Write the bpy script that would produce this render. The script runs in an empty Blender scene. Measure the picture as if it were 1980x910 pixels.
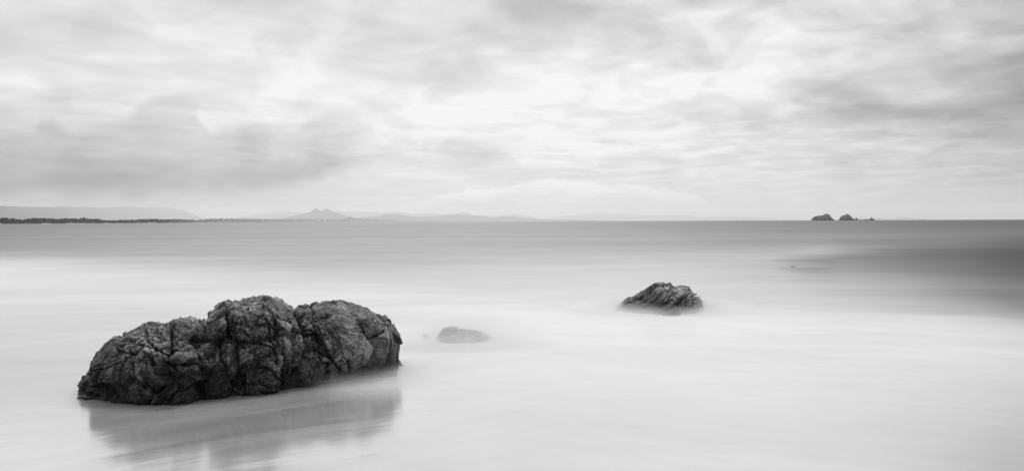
import bpy, math, random
import numpy as np
from mathutils import Matrix, Vector

S = bpy.context.scene
COL = S.collection
R = math.radians
rng = np.random.default_rng(7)

# ------------------------------------------------------------------ camera
CAM_H = 1.6
FPX, CX, CY = 1554.0, 990.0, 455.0          # focal length and centre of the 1980 x 910 picture
PITCH, ROLL = R(1.01), 0.0037
_f = np.array([0, math.cos(PITCH), -math.sin(PITCH)])
_r0 = np.array([1.0, 0, 0])
_u0 = np.array([0, math.sin(PITCH), math.cos(PITCH)])
_r = math.cos(ROLL) * _r0 - math.sin(ROLL) * _u0
_u = math.sin(ROLL) * _r0 + math.cos(ROLL) * _u0
cam = bpy.data.objects.new("camera", bpy.data.cameras.new("camera"))
COL.objects.link(cam)
cam.matrix_world = Matrix(((_r[0], _u[0], -_f[0], 0), (_r[1], _u[1], -_f[1], 0), (_r[2], _u[2], -_f[2], CAM_H), (0, 0, 0, 1)))
cam.data.sensor_width = 36
cam.data.lens = FPX / 1980 * 36
cam.data.clip_start = 0.05
cam.data.clip_end = 200000
S.camera = cam

def ray(px, py):
    return _f + (px - CX) / FPX * _r + (CY - py) / FPX * _u

def pt(px, py, depth):                       # the world point seen at px, py at that distance along Y
    d = ray(px, py)
    return np.array([0, 0, CAM_H]) + d * (depth / d[1])

# ------------------------------------------------------------------ node helper
class NT:
    def __init__(s, tree):
        s.t = tree
        s.n = tree.nodes
    def new(s, kind, **kw):
        n = s.n.new(kind)
        for k, v in kw.items():
            setattr(n, k, v)
        return n
    def link(s, a, b):
        s.t.links.new(a, b)
    def _in(s, sock, v):
        if hasattr(v, "is_linked"):
            s.link(v, sock)
        else:
            sock.default_value = v
    def m(s, op, a, b=None, c=None, clamp=False):
        n = s.new("ShaderNodeMath", operation=op, use_clamp=clamp)
        for i, v in enumerate((a, b, c)):
            if v is not None:
                s._in(n.inputs[i], v)
        return n.outputs[0]
    def v(s, op, a, b=None):
        n = s.new("ShaderNodeVectorMath", operation=op)
        s._in(n.inputs[0], a)
        if b is not None:
            s._in(n.inputs[1], b)
        return n.outputs["Value"] if op in ("DOT_PRODUCT", "LENGTH") else n.outputs[0]
    def xyz(s, x, y, z=0.0):
        n = s.new("ShaderNodeCombineXYZ")
        for i, q in enumerate((x, y, z)):
            s._in(n.inputs[i], q)
        return n.outputs[0]
    def sep(s, vec):
        n = s.new("ShaderNodeSeparateXYZ")
        s.link(vec, n.inputs[0])
        return n.outputs
    def noise(s, vec, scale=1.0, detail=4.0, rough=0.5, dist=0.0):
        n = s.new("ShaderNodeTexNoise")
        s.link(vec, n.inputs["Vector"])
        n.inputs["Scale"].default_value = scale
        n.inputs["Detail"].default_value = detail
        n.inputs["Roughness"].default_value = rough
        n.inputs["Distortion"].default_value = dist
        return n.outputs["Fac"]
    def rng(s, val, a, b, c=0.0, d=1.0, smooth=True):
        n = s.new("ShaderNodeMapRange", interpolation_type="SMOOTHSTEP" if smooth else "LINEAR")
        s._in(n.inputs["Value"], val)
        for k, q in (("From Min", a), ("From Max", b), ("To Min", c), ("To Max", d)):
            n.inputs[k].default_value = q
        return n.outputs[0]
    def mix(s, fac, a, b):
        n = s.new("ShaderNodeMix", data_type="FLOAT")
        s._in(n.inputs[0], fac); s._in(n.inputs[2], a); s._in(n.inputs[3], b)
        return n.outputs[0]
    def mapping(s, vec, loc=(0, 0, 0), rot=(0, 0, 0), scale=(1, 1, 1)):
        n = s.new("ShaderNodeMapping")
        s.link(vec, n.inputs[0])
        n.inputs["Location"].default_value = loc
        n.inputs["Rotation"].default_value = rot
        n.inputs["Scale"].default_value = scale
        return n.outputs[0]

# ------------------------------------------------------------------ world: overcast sky
SUN_EL, SUN_AZ = R(56), R(28)                # azimuth to the right of the view direction (+Y)
W = bpy.data.worlds.new("World")
S.world = W
W.use_nodes = True
W.node_tree.nodes.clear()
w = NT(W.node_tree)
D = w.v("NORMALIZE", w.new("ShaderNodeTexCoord").outputs["Generated"])
dx, dy, dz = w.sep(D)
az = w.m("MULTIPLY", w.m("ARCTAN2", dx, dy), 180 / math.pi)
el = w.m("MULTIPLY", w.m("ARCSINE", dz), 180 / math.pi)
sk = w.xyz(az, el, 0.0)
# the cloud masses drift and curl: low warp first, then a finer one
lowv = w.mapping(sk, scale=(0.10, 0.17, 1))
w1 = w.m("SUBTRACT", w.noise(lowv, 1.0, 6, 0.42), 0.5)
w2 = w.m("SUBTRACT", w.noise(w.mapping(sk, loc=(31, 7, 0), scale=(0.12, 0.19, 1)), 1.0, 7, 0.45), 0.5)
azw = w.m("MULTIPLY_ADD", w1, 14.0, az)
elw = w.m("MULTIPLY_ADD", w2, 5.0, el)
PXS = [0, 150, 300, 450, 640, 760, 900, 1040, 1200, 1350, 1500, 1650, 1800, 1900, 1980]
SKY = [   # elevation row (picture y), cloud brightness along the bearing
    (418, [166, 168, 175, 190, 205, 216, 224, 224, 222, 220, 217, 214, 210, 206, 203]),
    (390, [182, 182, 186, 200, 214, 224, 230, 228, 226, 224, 220, 214, 208, 204, 200]),
    (366, [184, 186, 190, 198, 216, 228, 232, 234, 230, 228, 222, 216, 206, 196, 186]),
    (335, [208, 212, 214, 216, 222, 236, 232, 234, 232, 228, 224, 218, 212, 204, 200]),
    (300, [212, 220, 224, 226, 230, 238, 226, 244, 236, 232, 226, 218, 208, 200, 194]),
    (262, [216, 222, 228, 234, 238, 240, 244, 250, 244, 240, 232, 216, 198, 180, 172]),
    (225, [224, 226, 234, 240, 240, 242, 250, 252, 246, 234, 214, 198, 174, 162, 154]),
    (190, [232, 238, 226, 240, 242, 242, 246, 248, 244, 240, 226, 214, 202, 196, 186]),
    (140, [226, 234, 236, 236, 234, 232, 236, 238, 238, 236, 242, 224, 208, 200, 196]),
    (80,  [230, 224, 230, 226, 222, 220, 226, 230, 226, 222, 230, 214, 200, 194, 192]),
    (10,  [238, 232, 224, 222, 226, 222, 222, 212, 210, 214, 220, 226, 216, 204, 198]),
]
u_az = w.rng(azw, -60, 60, 0, 1, smooth=False)
val = None
prev_el = None
for py, row in SKY:
    ramp = w.new("ShaderNodeValToRGB")
    ramp.color_ramp.interpolation = "EASE"
    els = ramp.color_ramp.elements
    while len(els) > 1:
        els.remove(els[-1])
    for i, (px, g) in enumerate(zip(PXS, row)):
        d = ray(px, 428)
        a = math.degrees(math.atan2(d[0], d[1]))
        p = (a + 60) / 120
        e = els[0] if i == 0 else els.new(p)
        e.position = p
        c = g / 255
        e.color = (c, c, c, 1)
    w.link(u_az, ramp.inputs[0])
    sp = w.new("ShaderNodeSeparateColor")
    w.link(ramp.outputs[0], sp.inputs[0])
    d = ray(CX, py)
    e_deg = math.degrees(math.asin(d[2] / np.linalg.norm(d)))
    val = sp.outputs[0] if val is None else w.mix(w.rng(elw, prev_el, e_deg), val, sp.outputs[0])
    prev_el = e_deg
# streaked texture of a cloud deck seen in perspective
zz = w.m("ADD", w.m("MAXIMUM", dz, 0.0), 0.055)
deck = w.xyz(w.m("DIVIDE", dx, zz), w.m("DIVIDE", dy, zz), 0.0)
n1 = w.noise(w.mapping(deck, loc=(0.4, 1.7, 0), rot=(0, 0, R(-14)), scale=(1.5, 1.4, 1)), 1.0, 7, 0.46, 0.9)
s1 = w.m("SUBTRACT", w.rng(n1, 0.33, 0.67), 0.5)
n2 = w.noise(w.mapping(deck, loc=(5, 3, 0), rot=(0, 0, R(-20)), scale=(3.4, 3.2, 1)), 1.0, 7, 0.52, 0.8)
s2 = w.m("SUBTRACT", w.rng(n2, 0.30, 0.70), 0.5)
n3 = w.noise(w.mapping(sk, loc=(3, 9, 0), scale=(0.19, 0.36, 1)), 1.0, 8, 0.50, 0.8)
s3 = w.m("SUBTRACT", w.rng(n3, 0.32, 0.68), 0.5)
amp = w.rng(az, -25, 32, 0.85, 1.55)
val = w.m("MULTIPLY_ADD", w.m("SUBTRACT", val, 0.92), 1.22, 0.915)
tex = w.m("ADD", w.m("ADD", w.m("MULTIPLY", s1, 0.068), w.m("MULTIPLY", s2, 0.035)), w.m("MULTIPLY", s3, 0.066))
tex = w.m("MULTIPLY", tex, w.rng(el, 0.3, 5.0, 0.55, 1.0))
def prof(pts, vec):                          # an elevation profile along the bearing, in degrees
    r_ = w.new("ShaderNodeValToRGB")
    r_.color_ramp.interpolation = "EASE"
    ee = r_.color_ramp.elements
    while len(ee) > 1:
        ee.remove(ee[-1])
    for i, (px, py) in enumerate(pts):
        d = ray(px, py); p = (math.degrees(math.atan2(d[0], d[1])) + 60) / 120
        c = math.degrees(math.asin(d[2] / np.linalg.norm(d))) / 20
        e = ee[0] if i == 0 else ee.new(p)
        e.position = p; e.color = (c, c, c, 1)
    w.link(w.rng(vec, -60, 60, 0, 1, smooth=False), r_.inputs[0])
    q = w.new("ShaderNodeSeparateColor")
    w.link(r_.outputs[0], q.inputs[0])
    return w.m("MULTIPLY", q.outputs[0], 20.0)
# grey cumulus bank over the left coast: billowed top, flat base
bw1 = w.m("SUBTRACT", w.noise(w.mapping(sk, loc=(17, 2, 0), scale=(0.30, 0.40, 1)), 1.0, 8, 0.47), 0.5)
bw2 = w.m("SUBTRACT", w.noise(w.mapping(sk, loc=(8, 21, 0), scale=(0.30, 0.42, 1)), 1.0, 8, 0.47), 0.5)
ca = w.m("MULTIPLY_ADD", bw1, 4.0, az)
ce = w.m("MULTIPLY_ADD", bw2, 2.4, el)
ce_a = w.m("MULTIPLY_ADD", bw2, 7.0, az)
top = prof([(-900, 330), (-300, 260), (0, 262), (55, 250), (75, 218), (110, 222), (135, 250), (230, 228), (290, 190), (325, 188), (375, 200), (400, 236), (470, 232), (560, 238), (600, 218), (660, 206), (725, 212), (752, 250), (768, 300), (800, 330), (900, 400)], ca)
bas = prof([(-900, 376), (0, 376), (250, 374), (480, 371), (560, 362), (620, 344), (680, 326), (740, 312), (800, 330), (900, 400)], ce_a)
m_top = w.m("MULTIPLY", w.rng(w.m("SUBTRACT", top, ce), -0.15, 0.95), w.rng(ca, -14.5, -6.5, 1.0, 0.0))
m_bot = w.rng(w.m("SUBTRACT", ce, bas), -0.45, 0.85)
bank = w.m("MULTIPLY", m_top, m_bot)
depth = w.rng(w.m("SUBTRACT", ce, bas), 0.2, 3.2, 1.0, 0.35)
inner = w.m("MULTIPLY_ADD", w.m("ADD", bw1, bw2), 0.9, depth)
val = w.m("SUBTRACT", val, w.m("MULTIPLY", bank, w.m("MULTIPLY_ADD", inner, 0.16, 0.04)))
# a thinner scrap to its right, and a bright low bank further on
t2 = prof([(780, 400), (840, 262), (900, 262), (960, 280), (1010, 320), (1040, 400)], ca)
b2 = prof([(780, 400), (840, 290), (900, 318), (960, 334), (1010, 334), (1040, 400)], ca)
scrap = w.m("MULTIPLY", w.rng(w.m("SUBTRACT", t2, ce), -0.4, 1.0), w.rng(w.m("SUBTRACT", ce, b2), -0.3, 0.8))
val = w.m("SUBTRACT", val, w.m("MULTIPLY", scrap, 0.055))
t3 = prof([(800, 400), (860, 374), (950, 362), (1000, 352), (1040, 348), (1075, 343), (1110, 350), (1150, 355), (1250, 360), (1330, 374), (1400, 400)], w.m("MULTIPLY_ADD", bw2, 4.0, az))
bw3 = w.m("SUBTRACT", w.noise(w.mapping(sk, loc=(4, 5, 0), scale=(0.75, 1.0, 1)), 1.0, 7, 0.6), 0.5)
edge3 = w.m("SUBTRACT", t3, w.m("MULTIPLY_ADD", bw3, 1.3, el))
lowb = w.m("MULTIPLY", w.rng(edge3, -0.06, 0.14), w.rng(edge3, 0.15, 1.4, 1.0, 0.0))
val = w.m("MULTIPLY_ADD", lowb, 0.085, val)
val = w.m("MULTIPLY_ADD", tex, amp, val)
val = w.m("MINIMUM", w.m("MAXIMUM", val, 0.1), 0.985)
lin = w.m("POWER", val, 2.2)
# unseen sky brightened overhead and dimmed behind the camera to shape the light
lin = w.m("MULTIPLY", lin, w.rng(el, 16, 50, 1.0, 2.1))
lin = w.m("MULTIPLY", lin, w.rng(dy, -0.7, 0.35, 0.30, 1.0))
cloud = w.m("MULTIPLY", lin, 10.0)           # in the units of the sky texture (shown at strength 0.1)
sky = w.new("ShaderNodeTexSky", sky_type="NISHITA")
sky.sun_disc = False
sky.sun_elevation = SUN_EL
sky.sun_rotation = SUN_AZ
bw = w.new("ShaderNodeRGBToBW")
w.link(sky.outputs[0], bw.inputs[0])
total = w.mix(0.96, bw.outputs[0], cloud)
bg = w.new("ShaderNodeBackground")
cc = w.new("ShaderNodeCombineColor")
for i in range(3):
    w.link(total, cc.inputs[i])
w.link(cc.outputs[0], bg.inputs["Color"])
bg.inputs["Strength"].default_value = 0.1
wo = w.new("ShaderNodeOutputWorld")
w.link(bg.outputs[0], wo.inputs["Surface"])

# ------------------------------------------------------------------ sun behind the overcast
sl = bpy.data.lights.new("sun", "SUN")
sl.energy = 1.5
sl.angle = R(18)
sun = bpy.data.objects.new("sun", sl)
COL.objects.link(sun)
sd = Vector((math.sin(SUN_AZ) * math.cos(SUN_EL), math.cos(SUN_AZ) * math.cos(SUN_EL), math.sin(SUN_EL)))
sun.rotation_euler = sd.to_track_quat("Z", "Y").to_euler()

S.view_settings.view_transform = "Standard"
S.view_settings.look = "None"
S.view_settings.exposure = 0.0
S.view_settings.gamma = 1.0
S.view_settings.use_curve_mapping = False
S.cycles.use_denoising = True
S.cycles.max_bounces = 8
S.cycles.volume_bounces = 4
S.cycles.caustics_reflective = False
S.cycles.caustics_refractive = False
S.cycles.sample_clamp_indirect = 4

# ------------------------------------------------------------------ numpy noise
def _hash(ix, iy, iz, seed):
    h = (ix.astype(np.int64) * 374761393 + iy.astype(np.int64) * 668265263 + iz.astype(np.int64) * 2147483647 + seed * 974634777) & 0xFFFFFFFF
    h = ((h ^ (h >> 13)) * 1274126177) & 0xFFFFFFFF
    h = ((h ^ (h >> 16)) * 2246822519) & 0xFFFFFFFF
    return h ^ (h >> 15)

def h01(ix, iy, iz, seed):
    return _hash(ix, iy, iz, seed) / 4294967296.0

def vnoise(P, seed=0):                       # smooth value noise in -1..1
    I = np.floor(P)
    F = P - I
    F = F * F * F * (F * (F * 6 - 15) + 10)
    out = 0
    for a in (0, 1):
        for b in (0, 1):
            for c in (0, 1):
                wgt = (F[:, 0] if a else 1 - F[:, 0]) * (F[:, 1] if b else 1 - F[:, 1]) * (F[:, 2] if c else 1 - F[:, 2])
                out = out + wgt * h01(I[:, 0] + a, I[:, 1] + b, I[:, 2] + c, seed)
    return out * 2 - 1

def fbm(P, seed=0, octaves=4, gain=0.5):
    o, a, t = 0, 1.0, 0
    Q = P.copy()
    for k in range(octaves):
        o = o + a * vnoise(Q, seed + k * 17)
        t += a
        a *= gain
        Q = Q * 2.03 + 11.7
    return o / t

def facets(P, seed=0, k=1.0):                  # chipped planes: each cell of stone leans its own way
    I = np.floor(P); best = np.full(len(P), 9.0); out = np.zeros(len(P))
    for a in (-1, 0, 1):
        for b in (-1, 0, 1):
            for c in (-1, 0, 1):
                J = I + np.array([a, b, c]); H = [h01(J[:, 0], J[:, 1], J[:, 2], seed + q) for q in range(7)]
                D_ = P - (J + np.stack(H[:3], 1)); d = np.linalg.norm(D_, axis=1)
                lean = (D_ * (np.stack(H[3:6], 1) * 2 - 1)).sum(1) * k + (H[6] - 0.5) * 0.5
                near = d < best
                out = np.where(near, lean, out); best = np.where(near, d, best)
    return out

def voro(P, seed=0):                         # distances to the two nearest cell points and the id of the nearest
    I = np.floor(P)
    d1 = np.full(len(P), 9.0); d2 = np.full(len(P), 9.0); cid = np.zeros(len(P))
    for a in (-1, 0, 1):
        for b in (-1, 0, 1):
            for c in (-1, 0, 1):
                J = I + np.array([a, b, c])
                Q = np.stack([J[:, 0] + h01(J[:, 0], J[:, 1], J[:, 2], seed), J[:, 1] + h01(J[:, 0], J[:, 1], J[:, 2], seed + 1),
                              J[:, 2] + h01(J[:, 0], J[:, 1], J[:, 2], seed + 2)], 1)
                d = np.linalg.norm(P - Q, axis=1)
                near = d < d1
                d2 = np.where(near, d1, np.minimum(d2, d))
                cid = np.where(near, h01(J[:, 0], J[:, 1], J[:, 2], seed + 3), cid)
                d1 = np.where(near, d, d1)
    return d1, d2, cid

def sstep(a, b, x):
    t = np.clip((x - a) / (b - a), 0, 1)
    return t * t * (3 - 2 * t)

# ------------------------------------------------------------------ object helpers
def mesh_obj(name, verts, faces, mat, parent=None, smooth=True):
    me = bpy.data.meshes.new(name)
    me.from_pydata([tuple(map(float, q)) for q in verts], [], [tuple(map(int, q)) for q in faces])
    me.update()
    if smooth:
        me.polygons.foreach_set("use_smooth", [True] * len(me.polygons))
    me.materials.append(mat)
    o = bpy.data.objects.new(name, me)
    COL.objects.link(o)
    if parent:
        o.parent = parent
    return o

def tag(o, label=None, cat=None, group=None, kind=None):
    for k, q in (("label", label), ("category", cat), ("group", group), ("kind", kind)):
        if q:
            o[k] = q
    return o

def material(name):
    m = bpy.data.materials.new(name)
    m.use_nodes = True
    m.node_tree.nodes.clear()
    n = NT(m.node_tree)
    out = n.new("ShaderNodeOutputMaterial")
    return m, n, out

def grey(n, sock_val):
    c = n.new("ShaderNodeCombineColor")
    for i in range(3):
        n._in(c.inputs[i], sock_val)
    return c.outputs[0]

# ------------------------------------------------------------------ water: one sheet to the horizon
# foam cover of the sea: how pale the churned water is, by distance and bearing
FX = [-900, -400, 0, 250, 500, 750, 990, 1250, 1500, 1650, 1750, 1870, 1980, 2300, 2800]
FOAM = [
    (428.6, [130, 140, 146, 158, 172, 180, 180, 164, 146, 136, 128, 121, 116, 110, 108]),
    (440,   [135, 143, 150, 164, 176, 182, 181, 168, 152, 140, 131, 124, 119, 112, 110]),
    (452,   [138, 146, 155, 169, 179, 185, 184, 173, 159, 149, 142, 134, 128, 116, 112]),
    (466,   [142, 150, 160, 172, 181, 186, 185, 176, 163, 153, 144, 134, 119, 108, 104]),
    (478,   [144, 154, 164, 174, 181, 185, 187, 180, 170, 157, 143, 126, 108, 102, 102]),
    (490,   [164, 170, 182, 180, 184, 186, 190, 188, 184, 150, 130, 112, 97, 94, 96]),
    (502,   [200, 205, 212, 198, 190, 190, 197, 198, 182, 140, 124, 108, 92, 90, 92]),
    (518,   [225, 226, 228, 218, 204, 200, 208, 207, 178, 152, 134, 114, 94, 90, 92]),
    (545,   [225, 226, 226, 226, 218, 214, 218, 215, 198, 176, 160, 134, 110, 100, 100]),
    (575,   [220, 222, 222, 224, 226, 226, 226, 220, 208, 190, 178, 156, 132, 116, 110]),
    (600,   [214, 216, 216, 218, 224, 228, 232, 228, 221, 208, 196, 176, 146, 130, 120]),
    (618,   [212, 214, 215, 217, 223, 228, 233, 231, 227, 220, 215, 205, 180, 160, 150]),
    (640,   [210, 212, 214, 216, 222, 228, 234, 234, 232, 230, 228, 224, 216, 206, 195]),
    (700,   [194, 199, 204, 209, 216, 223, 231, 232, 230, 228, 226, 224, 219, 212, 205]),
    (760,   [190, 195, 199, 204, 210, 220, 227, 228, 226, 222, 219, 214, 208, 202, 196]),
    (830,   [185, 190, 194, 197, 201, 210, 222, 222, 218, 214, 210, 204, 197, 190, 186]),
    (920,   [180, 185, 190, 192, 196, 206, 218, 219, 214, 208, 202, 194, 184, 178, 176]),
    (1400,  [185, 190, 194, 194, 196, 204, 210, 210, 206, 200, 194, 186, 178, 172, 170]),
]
# one more bearing, where the dark water ends in a slanting, broken edge
_c = FX.index(1500)
_ov = {466: 162, 478: 170, 490: 184, 502: 166, 518: 150, 545: 184, 575: 198}
FOAM = [(y, r_[:_c + 1] + [_ov.get(y, (r_[_c] + r_[_c + 1]) / 2)] + r_[_c + 1:]) for y, r_ in FOAM]
for y, r_ in FOAM:
    if y == 502: r_[_c] = 192
    if y == 518: r_[_c] = 190
    if y == 490: r_[_c + 2] = 158
FX = FX[:_c + 1] + [1575] + FX[_c + 1:]
def herm(xs, ys, x):                          # smooth curve through the knots (ys along axis 0), no overshoot to speak of
    xs = np.asarray(xs, float); ys = np.asarray(ys, float)
    m = np.gradient(ys, xs, axis=0)
    i = np.clip(np.searchsorted(xs, x) - 1, 0, len(xs) - 2)
    h = (xs[i + 1] - xs[i])
    t = np.clip((x - xs[i]) / h, 0, 1)
    return i, t, h, m
def table(px, py):
    rows = np.array([f[0] for f in FOAM]); T = np.array([f[1] for f in FOAM], float)
    i, t, h, _ = herm(rows, T, py)
    j, s, g, _ = herm(FX, np.zeros(len(FX)), px)
    def row(k):
        k = np.clip(k, 0, len(rows) - 1)
        a = T[k, np.clip(j - 1, 0, None)]; b = T[k, j]; c = T[k, j + 1]; d = T[k, np.clip(j + 2, None, len(FX) - 1)]
        return b + 0.5 * s * (c - a + s * (2 * a - 5 * b + 4 * c - d + s * (3 * (b - c) + d - a)))
    a, b, c, d = row(i - 1), row(i), row(i + 1), row(i + 2)
    return b + 0.5 * t * (c - a + t * (2 * a - 5 * b + 4 * c - d + t * (3 * (b - c) + d - a)))

def make_water():
    ang = np.concatenate([np.linspace(-180, -48, 34)[:-1], np.linspace(-48, 48, 385), np.linspace(48, 180, 34)[1:-1]])
    rad = np.concatenate([[0.6, 1.2, 2.0, 2.8], np.geomspace(3.4, 60, 240), np.geomspace(62, 49500, 150)])
    A, Rr = np.meshgrid(np.radians(ang), rad)
    X, Y = (Rr * np.sin(A)).ravel(), (Rr * np.cos(A)).ravel()
    na, nr = len(ang), len(rad)
    P = np.stack([X, Y, np.zeros_like(X)], 1)
    # slow swell, fading out offshore
    fade = 1 - sstep(18, 60, np.hypot(X, Y))
    Z = 0.012 * fbm(P * np.array([0.5, 0.8, 1]), 3, 3) * fade
    # a lip of water piling up round the left toe of the big rock
    V = np.stack([X, Y, Z], 1)
    V = np.vstack([V, [[0, 0, 0]]])
    F = []
    idx = np.arange(nr * na).reshape(nr, na)
    for r in range(nr - 1):
        a, b = idx[r], idx[r + 1]
        F += list(zip(a, b, np.roll(b, -1), np.roll(a, -1)))
    c = nr * na
    F += [(c, idx[0][k], idx[0][(k + 1) % na], c)[:3] for k in range(na)]
    o = mesh_obj("water", V, F, mat_water())
    dist = np.maximum(V[:, 1], 1e-3)
    front = V[:, 1] > 0.8
    warp = fbm(np.stack([V[:, 0] / (2 + 0.25 * dist), np.log(np.maximum(np.hypot(V[:, 0], V[:, 1]), 0.5)) * 5, 0 * dist], 1), 21, 4)
    warp2 = fbm(np.stack([V[:, 0] / (2 + 0.2 * dist) + 9, np.log(np.maximum(np.hypot(V[:, 0], V[:, 1]), 0.5)) * 9, 0 * dist], 1), 29, 4)
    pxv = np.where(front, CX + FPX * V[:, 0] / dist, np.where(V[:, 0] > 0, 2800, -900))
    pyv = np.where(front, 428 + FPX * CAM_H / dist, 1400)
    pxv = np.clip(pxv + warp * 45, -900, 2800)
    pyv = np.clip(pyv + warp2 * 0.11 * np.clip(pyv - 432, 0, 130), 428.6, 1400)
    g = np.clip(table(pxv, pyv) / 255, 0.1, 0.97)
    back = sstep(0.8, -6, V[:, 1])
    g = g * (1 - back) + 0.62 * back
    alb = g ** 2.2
    at = o.data.attributes.new("foam", "FLOAT", "POINT")
    at.data.foreach_set("value", alb.astype(np.float32))
    # thin, glossy film of water over the sand in the shallows near the viewer
    r = np.hypot(V[:, 0], V[:, 1])
    wet = (1 - sstep(7.0, 11.0, r)) * (1 - 0.55 * sstep(-1.2, 0.2, V[:, 0]))
    wet = np.maximum(wet, 0.10 * (1 - sstep(20, 70, r)))
    at = o.data.attributes.new("wet", "FLOAT", "POINT")
    at.data.foreach_set("value", wet.astype(np.float32))
    return tag(o, "pale churned sea water smoothed to milk, darker offshore", None, None, "structure")

def mat_water():
    m, n, out = material("churned water")
    pos = n.new("ShaderNodeNewGeometry").outputs["Position"]
    foam = n.new("ShaderNodeAttribute", attribute_name="foam").outputs["Fac"]
    wet = n.new("ShaderNodeAttribute", attribute_name="wet").outputs["Fac"]
    x, y, z = n.sep(pos)
    dist = n.v("LENGTH", pos)
    # foam drawn out along the backwash, about 40 degrees across the beach
    q = n.mapping(pos, rot=(0, 0, R(-36)), scale=(1, 1, 1))
    st = n.noise(n.mapping(q, scale=(0.36, 2.0, 1)), 1.0, 7, 0.58, 0.9)
    qr = n.mapping(pos, rot=(0, 0, R(24)))
    side = n.rng(n.m("MULTIPLY_ADD", n.m("SUBTRACT", n.noise(pos, 0.5, 3, 0.5), 0.5), 2.0, x), -1.2, 1.2)
    st2 = n.noise(n.mapping(qr, loc=(9, 1, 0), scale=(0.45, 1.9, 1)), 1.0, 7, 0.6, 1.2)
    st = n.mix(side, st, st2)
    fine = n.noise(n.mapping(q, loc=(4, 2, 0), scale=(0.8, 8, 1)), 1.0, 5, 0.6, 0.8)
    wide = n.noise(n.mapping(pos, loc=(2, 8, 0), rot=(0, 0, R(-10)), scale=(0.16, 0.36, 1)), 1.0, 7, 0.58, 1.0)
    off = n.noise(n.mapping(pos, loc=(2, 8, 0), scale=(0.018, 0.085, 1)), 1.0, 7, 0.6, 0.8)
    near = n.rng(dist, 8, 30, 1.0, 0.0)
    t = n.m("MULTIPLY", n.m("SUBTRACT", st, 0.5), 0.22)
    t = n.m("MULTIPLY_ADD", n.m("SUBTRACT", fine, 0.5), 0.06, t)
    t = n.m("MULTIPLY", t, near)
    t = n.m("MULTIPLY_ADD", n.m("SUBTRACT", wide, 0.5), 0.32, t)
    t = n.m("MULTIPLY_ADD", n.m("MULTIPLY", n.m("SUBTRACT", off, 0.5), n.rng(dist, 15, 60)), 0.5, t)
    # edges of the last wave on the left: a thin dark line, a pale lip and foam curling round the toe of the boulder
    def line(a, b, wd, amp_):
        ax, ay = a[:2]; bx, by = b[:2]
        L = math.hypot(bx - ax, by - ay); ux, uy = (bx - ax) / L, (by - ay) / L
        al = n.m("ADD", n.m("MULTIPLY", n.m("SUBTRACT", x, ax), ux), n.m("MULTIPLY", n.m("SUBTRACT", y, ay), uy))
        ac = n.m("ADD", n.m("MULTIPLY", n.m("SUBTRACT", x, ax), -uy), n.m("MULTIPLY", n.m("SUBTRACT", y, ay), ux))
        ac = n.m("MULTIPLY_ADD", n.m("SUBTRACT", wide, 0.5), 0.5, n.m("MULTIPLY_ADD", n.m("SUBTRACT", st, 0.5), 0.10, ac))
        k_ = n.rng(n.m("ABSOLUTE", ac), 0.0, wd, 1.0, 0.0)
        k_ = n.m("MULTIPLY", k_, n.m("MULTIPLY", n.rng(al, -1.0, 0.1), n.rng(al, L * 0.55, L, 1.0, 0.0)))
        return n.m("MULTIPLY", k_, amp_)
    t = n.m("ADD", t, line(pt(-60, 915, 5.05), pt(230, 872, 5.62), 0.022, -0.12))
    t = n.m("ADD", t, line(pt(-60, 812, 6.5), pt(175, 772, 7.25), 0.10, 0.10))
    t = n.m("ADD", t, line(pt(140, 790, 6.9), pt(290, 790, 6.9), 0.07, 0.14))
    t = n.m("ADD", t, line(pt(180, 892, 5.38), pt(460, 838, 6.1), 0.16, -0.07))
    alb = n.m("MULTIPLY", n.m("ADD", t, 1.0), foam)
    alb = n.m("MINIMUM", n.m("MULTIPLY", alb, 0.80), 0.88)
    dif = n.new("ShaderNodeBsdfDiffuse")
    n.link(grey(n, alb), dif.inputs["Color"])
    glo = n.new("ShaderNodeBsdfGlossy")
    glo.inputs["Color"].default_value = (1, 1, 1, 1)
    glo.inputs["Roughness"].default_value = 0.15
    # ripples too slow to see but enough to draw a reflection out
    bmp = n.new("ShaderNodeBump")
    bmp.inputs["Strength"].default_value = 0.10
    bmp.inputs["Distance"].default_value = 0.05
    n.link(st, bmp.inputs["Height"])
    n.link(bmp.outputs[0], glo.inputs["Normal"])
    fr = n.new("ShaderNodeFresnel")
    fr.inputs["IOR"].default_value = 1.33
    clear = n.rng(st, 0.25, 0.75, 1.0, 0.78)   # foam streaks cut the film
    fac = n.m("MULTIPLY", n.m("MULTIPLY", n.m("MINIMUM", n.m("MULTIPLY", fr.outputs[0], 2.2), 0.72), wet), clear)
    mx = n.new("ShaderNodeMixShader")
    n.link(fac, mx.inputs[0]); n.link(dif.outputs[0], mx.inputs[1]); n.link(glo.outputs[0], mx.inputs[2])
    n.link(mx.outputs[0], out.inputs["Surface"])
    return m

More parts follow.
